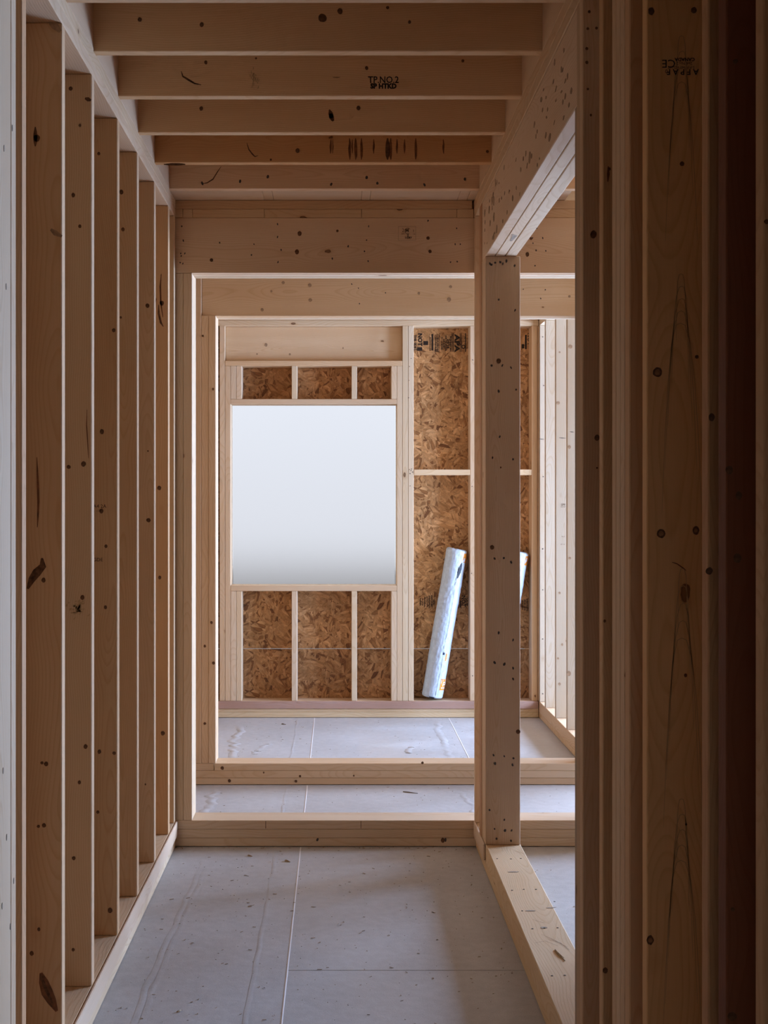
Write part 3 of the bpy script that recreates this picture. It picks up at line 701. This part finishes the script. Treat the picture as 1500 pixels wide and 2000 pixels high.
def apa(x_px):
    L = []
    # one unit is a metre; x runs down the wall, y to the right, before the stamp is turned a quarter clockwise
    for yb, th, ln in ((.078, .0045, .13), (.0865, .004, .13), (.021, .0045, .13), (.0295, .005, .13), (-.066, .0032, .13)): L.append(('b', 0, yb, ln, th))
    L += [('b', -.002, -.116, .115, .012), ('t', 'APA', .046, .004, .054, .0022, 1.4), ('t', 'RATED SHEATHING', .012, .01, .010, .0009), ('t', '24/16', .024, .008, -.006, .0012, 1.2),
          ('t', 'SIZED FOR SPACING', .0115, .004, -.022, .0009), ('t', 'EXPOSURE 1', .013, .01, -.036, .001), ('t', '7/16 CATEGORY', .0125, .006, -.050, .001),
          ('t', 'PS 2-10  SHEATHING', .011, .015, -.078, .001), ('t', 'HUD-UM-40 3/8 PERF', .011, .015, -.092, .001), ('t', '000 STRENGTH AXIS', .0105, .01, -.130, .0004),
          ('r', -.044, -.083, .015, .0022), ('t', 'e', .024, -.044, -.083), ('b', .0, -.137, .12, .0016), ('r', -.035, .10, .012, .002, 0, 3.6), ('r', .03, .10, .014, .006), ('b', 0, .115, .13, .006)]
    L += [('t', 'NOT', .040, -.02, -.203, .0022, 1.0), ('t', 'THIS SIDE', .022, -.005, -.236, .0012), ('b', .045, -.205, .025, .036), ('b', .004, -.162, .028, .034), ('b', .05, -.238, .006, .03)]
    return stamp(pr, L, on_y(x_px, 669, O), '-y', -math.pi / 2, INK)
apa(877)
stamp(pr, [('b', 0, .0, .10, .012), ('t', 'NOT', .04, -.02, .025, .001), ('b', .03, -.02, .03, .02), ('t', 'IDE', .03, .02, .045, .001)], on_y(1027, 668, O), '-y', -math.pi / 2, INK, label='bold black lettering cut off by the stud')
rows = []
for i, s_ in enumerate(('24/16', 'EXPOSURE 1', 'SHEATHING', 'SIZED FOR', 'SPACING', 'PS 2-10', 'RATED')):
    rows.append(('t', s_, .013, .006, .05 - i * .0155, .0006, 1.25))
rows += [('b', 0, .058, .11, .0025), ('b', 0, .042, .11, .002), ('b', 0, -.012, .11, .002)]
stamp(pr, rows, on_y(833, 1174, O), '-y', -math.pi / 2, INK)
stamp(pr, [('t', 'NOT', .035, 0, .0, .001), ('t', 'SIDE', .03, .005, .025, .001), ('b', .02, -.02, .05, .008)], on_y(905, 1174, O), '-y', -math.pi / 2, INK)
stamp(pr, rows[:5], on_y(1024, 1180, O), '-y', -math.pi / 2, INK)
nails_y(k2, C0, [(800, 917), (803, 919), (806, 922), (801, 925), (804, 916), (800, 716), (799, 743), (798, 777), (801, 949), (803, 700)], .003)
nails_y(s918, C0, [(923, 703), (922, 950), (921, 1120), (923, 1320)], .003)

# window
wi = root('window_1', (px(612), C1 + .016, WS1), 'square window opening closed by a clouded sheet, bright with daylight', 'window', 'structure')
bm = bmesh.new()
vs = [bm.verts.new(v) for v in ((-.7335, C1 + .018, WS1 - .02), (.3925, C1 + .018, WS1 - .02), (.3925, C1 + .018, WT0 + .03), (-.7335, C1 + .018, WT0 + .03))]
bm.faces.new(vs); me = bpy.data.meshes.new('clouded_pane'); bm.to_mesh(me); bm.free()
link('clouded_pane', me, wi, None, SHEET)

# ================================================================== OPEN STUD WALL (D)
wd = root('wall_outer', (1.373, 6, 0), 'open outer stud wall with bright white stud sides and low plate', 'wall', 'structure')
D0, D1 = 1.373, 1.513
board('bottom_plate', wd, D0, D1, YB + .001, C1, .002, .038, (.95, .86, .76))
board('bottom_plate', wd, D0, D1, YB + .001, C1, .038, .114, (.95, .86, .78))
board('top_plate', wd, D0, D1, YB + .001, C1, ZT, ZT + .038); board('top_plate', wd, D0, D1, YB + .001, C1, ZT + .038, 2.7905)
ds = [8.520, 8.281, 7.890, 7.495, 7.10, 6.70, 6.551]
DS = [board('stud', wd, D0, D1, y0, y0 + .038, ZP, ZT, (.78, .80, .82)) for y0 in ds]
knots_y(DS[2], 7.89, [(1093, 688, 2), (1090, 787, 3.5), (1093, 1158, 2), (1090, 1286, 2), (1098, 1259, 2), (1093, 1336, 2.4)], FLECK)
knots_y(DS[3], 7.495, [(1114, 677, 4), (1112, 873, 3), (1111, 1315, 4), (1113, 1090, 2.5)], FLECK)
for o_, y_, (xa, xb, yy) in ((DS[0], 8.520, (1053, 1063, 857)), (DS[2], 7.89, (1092, 1105, 855)), (DS[3], 7.495, (1113, 1121, 843))):
    streak(o_, [on_y(xa, yy, y_), on_y((xa + xb) / 2, yy + .6, y_), on_y(xb, yy + 1, y_)], .004, '-y', NAIL, 'scratch')
stamp(DS[2], [('t', 'SPF', .02, 0, 0), ('t', 'KD HT', .010, 0, -.014), ('t', 'No.2', .010, 0, -.2), ('t', 'SPF 10', .010, -.004, -.25)], on_y(1100, 986, 7.89), '-y', 0, FADED)
nails_y(DS[0], 8.520, [(1060, 658), (1062, 753), (1061, 931), (1060, 1072), (1060, 1152), (1060, 1248), (1060, 1355)], .0035)

# unseen board panel added to keep side daylight off the near passage
sheet('strand_board_panel', wd, D1, D1 + .011, .2, 4.30, 0.001, 3.03)

# adjoining room whose windows light the frames
wn = root('wall_side', (WIN_X, 6, 0), 'boarded outer wall of the adjoining room with three window openings', 'wall', 'structure')
XA, XB = WIN_X, WIN_X + .012
prev = .2
for wy0, wy1 in WINS:
    sheet('strand_board_panel', wn, XA, XB, prev, wy0, -.02, 3.03); prev = wy1
    sheet('strand_board_panel', wn, XA, XB, wy0, wy1, -.02, WIN_Z0); sheet('strand_board_panel', wn, XA, XB, wy0, wy1, WIN_Z1, 3.03)
sheet('strand_board_panel', wn, XA, XB, prev, 10.2, -.02, 3.03)
sheet('strand_board_panel', wn, D1 + .013, XB, 0.188, .2, -.02, 3.03); sheet('strand_board_panel', wn, 1.522, XB, 10.2, 10.212, -.02, 3.03)
sheet('strand_board_panel', wn, 1.5225, 1.534, 8.71, 10.2, -.02, 3.03)
sheet('deck_panel', ce, 1.601, XB, .188, 10.212, 3.0315, 3.0535, OSB, (.9, .9, .9))
board('floor_panel', fl, 1.622, XB, .188, 10.212, -.022, 0.0, (1, 1, 1), 'x', FLOOR, .0008)

# unseen wall behind the viewer; its opening is added to brighten near studs
wz = root('wall_rear', (0, .1, 0), 'strand board wall with an opening added for fill light, unseen behind the viewer', 'wall', 'structure')
sheet('strand_board_panel', wz, -.9, -.722, -.62, -.608, 0.001, 3.03); sheet('strand_board_panel', wz, -.72, .4, -.62, -.608, 0.001, 1.0); sheet('strand_board_panel', wz, -.72, .4, -.62, -.608, 2.05, 3.03); sheet('strand_board_panel', wz, .402, 1.55, -.62, -.608, 0.001, 3.03)
for xx in (-.8, .402, .8, 1.2): board('stud', wz, xx, xx + .038, -.607, -.47, .04, 2.715)
board('bottom_plate', wz, -.9, 1.5, -.607, -.47, .001, .039); board('top_plate', wz, -.9, 1.5, -.607, -.47, 2.716, 2.754)
for xw in (-.9, 1.52): sheet('strand_board_panel', wz, xw, xw + .012, -.6, .198, 0.001, 3.03)
sheet('strand_board_panel', wz, -.9, 1.6, -.62, .198, 3.0315, 3.0435)

# ================================================================== MEMBRANE ROLLS
def roll(p0, p1, R, label, tear):
    p0, p1 = Vector(p0), Vector(p1); L = (p1 - p0).length; ax = (p1 - p0).normalized()
    # local frame: z along the roll, -y towards the viewer
    yv = Vector((0, 1, 0)); xv = yv.cross(ax).normalized(); yv = ax.cross(xv)
    M = Matrix((xv, yv, ax)).transposed().to_4x4(); M.translation = p0
    rt_ = link('membrane_roll', None, None, M)
    rt_['label'] = label; rt_['category'] = 'roll'; rt_['group'] = 'wrapped membrane rolls'
    def rad(a, z):
        t = z / L
        base = R * (1 - .035 * noise.noise((math.cos(a) * 1.3, math.sin(a) * 1.3, z * 3)))
        lap = .0022 * max(0, 1 - abs(((a + .42 + .05 * noise.noise((z * 5, 0, 2))) % (2 * math.pi))) / .25)
        wr_ = .0030 * noise.noise((a * 9, z * 22, 1.0)) * (.4 + .6 * abs(noise.noise((z * 6.5, 0, 3.3))) * 2)
        wr_ += .0022 * noise.noise((a * 20 + z * 30, z * 14, 5.0))
        return base + lap + wr_
    N, K = 72, 170
    bm = bmesh.new(); ring = []
    def addring(z, k): 
        return [bm.verts.new((math.cos(2 * math.pi * i / N) * rad(2 * math.pi * i / N, z) * k, math.sin(2 * math.pi * i / N) * rad(2 * math.pi * i / N, z) * k, z + (.006 * noise.noise((i * .5, z, 9)) if k < 1 else 0))) for i in range(N)]
    prof = [(-.001, .35), (.0, .75), (.004, .93)] + [(.012 + (L - .024) * j / K, 1.0) for j in range(K + 1)] + [(L - .005, .93), (L, .75), (L - .003, .4)]
    rings = [addring(z, k) for z, k in prof]
    for a, b in zip(rings, rings[1:]):
        for i in range(N): bm.faces.new((a[i], a[(i + 1) % N], b[(i + 1) % N], b[i]))
    bm.faces.new(rings[0][::-1]); bm.faces.new(rings[-1])
    for f_ in bm.faces: f_.smooth = True
    me = bpy.data.meshes.new('wrapper'); bm.to_mesh(me); bm.free()
    wp = link('wrapper', me, rt_, M, WRAP)
    def patch(name, par, a0, a1, z0, z1, mat, na=10, nz=8, off=.0012, shape=None):
        bm = bmesh.new(); g = []
        for j in range(nz + 1):
            row = []
            for i in range(na + 1):
                s_, t_ = i / na, j / nz
                a = a0 + (a1 - a0) * s_; z = z0 + (z1 - z0) * t_
                if shape: a, z = shape(s_, t_, a, z)
                r_ = rad(a % (2 * math.pi), z) + off
                row.append(bm.verts.new((math.cos(a) * r_, math.sin(a) * r_, z)))
            g.append(row)
        for j in range(nz):
            for i in range(na): bm.faces.new((g[j][i], g[j][i + 1], g[j + 1][i + 1], g[j + 1][i]))
        for f_ in bm.faces: f_.smooth = True
        me = bpy.data.meshes.new(name); bm.to_mesh(me); bm.free()
        return link(name, me, par, M, mat)
    V = -math.pi / 2                                   # the angle that faces the viewer
    d2 = math.radians
    lb = patch('printed_label', rt_, V + d2(30), V + d2(150), .062, .140, ORANGE)
    lb['label'] = 'orange printed band'
    lp = patch('printed_label', rt_, V + d2(42), V + d2(150), L - .085, L - .022, ORANGE); lp['label'] = 'orange printed band'
    # white letter P, then a smaller line of print under it
    def glyph(par, rows, a_left, z_top, da, dz, mat):
        bm = bmesh.new()
        for j, row in enumerate(rows):
            for i, c in enumerate(row):
                if c != '#': continue
                q = []
                for (u_, v_) in ((0, 0), (1, 0), (1, 1), (0, 1)):
                    a = a_left + (i + u_) * da; z = z_top - (j + 1 - v_) * dz
                    r_ = rad(a % (2 * math.pi), z) + .0020
                    q.append(bm.verts.new((math.cos(a) * r_, math.sin(a) * r_, z)))
                bm.faces.new(q)
        me = bpy.data.meshes.new('lettering'); bm.to_mesh(me); bm.free()
        return link('lettering', me, par, M, mat)
    glyph(lb, ('####.', '#...#', '#...#', '####.', '#....', '#....'), V + d2(46), .120, d2(5.2), .0052, WHITEP)
    glyph(lb, ('#.##.#', '##.#.#'), V + d2(38), .083, d2(5), .0045, WHITEP)
    patch('printed_mark', rt_, V + d2(14), V + d2(25), .306, .322, NAVY, 3, 3)
    patch('printed_mark', rt_, V + d2(34), V + d2(42), .266, .318, ORANGE, 3, 6)['label'] = 'thin orange line of print'
    # overlapping edge of the wrapper
    patch('wrapper_seam', rt_, V + d2(15), V + d2(17.5), .02, L - .12, plain('seam_shadow', (.33, .36, .42, 1), .5), 1, 90, .0006,
          lambda s_, t_, a, z: (a + .10 * noise.noise((z * 7, 1, 1)) + .12 * (t_ - .3), z))
    if tear:
        patch('torn_slit', rt_, V + d2(20), V + d2(34), L - .20, L - .085, DARKROLL, 4, 20, .0018,
              lambda s_, t_, a, z: (V + d2(24) + t_ * d2(14) + (s_ - .5) * d2(22) * math.sin(math.pi * t_) ** .8 * (1 + .3 * noise.noise((t_ * 9, 0, 0))), z))['label'] = 'dark torn slit in the wrapping'
    patch('core_edge', rt_, V - d2(20), V + d2(8), .001, .010, DARKROLL, 4, 2, .0015)
    return rt_
roll(on_y(843.5, 1361, 8.6165), on_y(892.5, 1072, 8.6165), .0715, 'pale blue wrapped roll with a torn slit, leaning beside the window', True)
roll(on_y(963.0, 1360.5, 8.6165), on_y(1012.5, 1077, 8.6165), .0715, 'pale wrapped roll mostly hidden behind the thick post', False)

# ================================================================== CRUMBS ON THE FLOOR
bm = bmesh.new()
def crumb(x, y, s, z=.0006):
    a = random.uniform(0, math.pi); l = s * random.uniform(.8, 3.2); ww = s * random.uniform(.3, .7)
    c, sn = math.cos(a), math.sin(a)
    top = [Vector((c * l * i - sn * ww * j, sn * l * i + c * ww * j, 0)) for i, j in ((-1, -1), (1, -.6), (1.1, .8), (-.8, 1))]
    vs = [bm.verts.new(Vector((x, y, z + .0012)) + t) for t in top]; lo_ = [bm.verts.new(Vector((x, y, z)) + t * 1.15) for t in top]
    bm.faces.new(vs)
    for k in range(4): bm.faces.new((lo_[k - 1], lo_[k], vs[k], vs[k - 1]))
for k in range(420):
    x, y = random.uniform(-.68, .57), random.uniform(3.3, 5.37)
    crumb(x, y, random.choice((.0006, .0008, .0011, .0016, .0024)))
for k in range(120): crumb(random.uniform(-.62, 1.3), random.uniform(5.55, 6.53), random.choice((.0008, .0012, .002)))
for k in range(160): crumb(random.uniform(-.62, 1.3), random.uniform(6.72, 8.53), random.choice((.0008, .0014, .0022)))
for k in range(40): crumb(random.uniform(-.7, .55), 5.375 + random.uniform(-.01, .012), .002)
for k in range(60): crumb(random.uniform(.75, 1.36), random.uniform(3.5, 5.3), .0022)
me = bpy.data.meshes.new('wood_crumbs'); bm.normal_update(); bm.to_mesh(me); bm.free()
o = link('wood_crumbs', me, None, None, CHIP)
o['label'] = 'fine brown wood crumbs scattered over the film-covered floor'; o['category'] = 'sawdust'; o['kind'] = 'stuff'
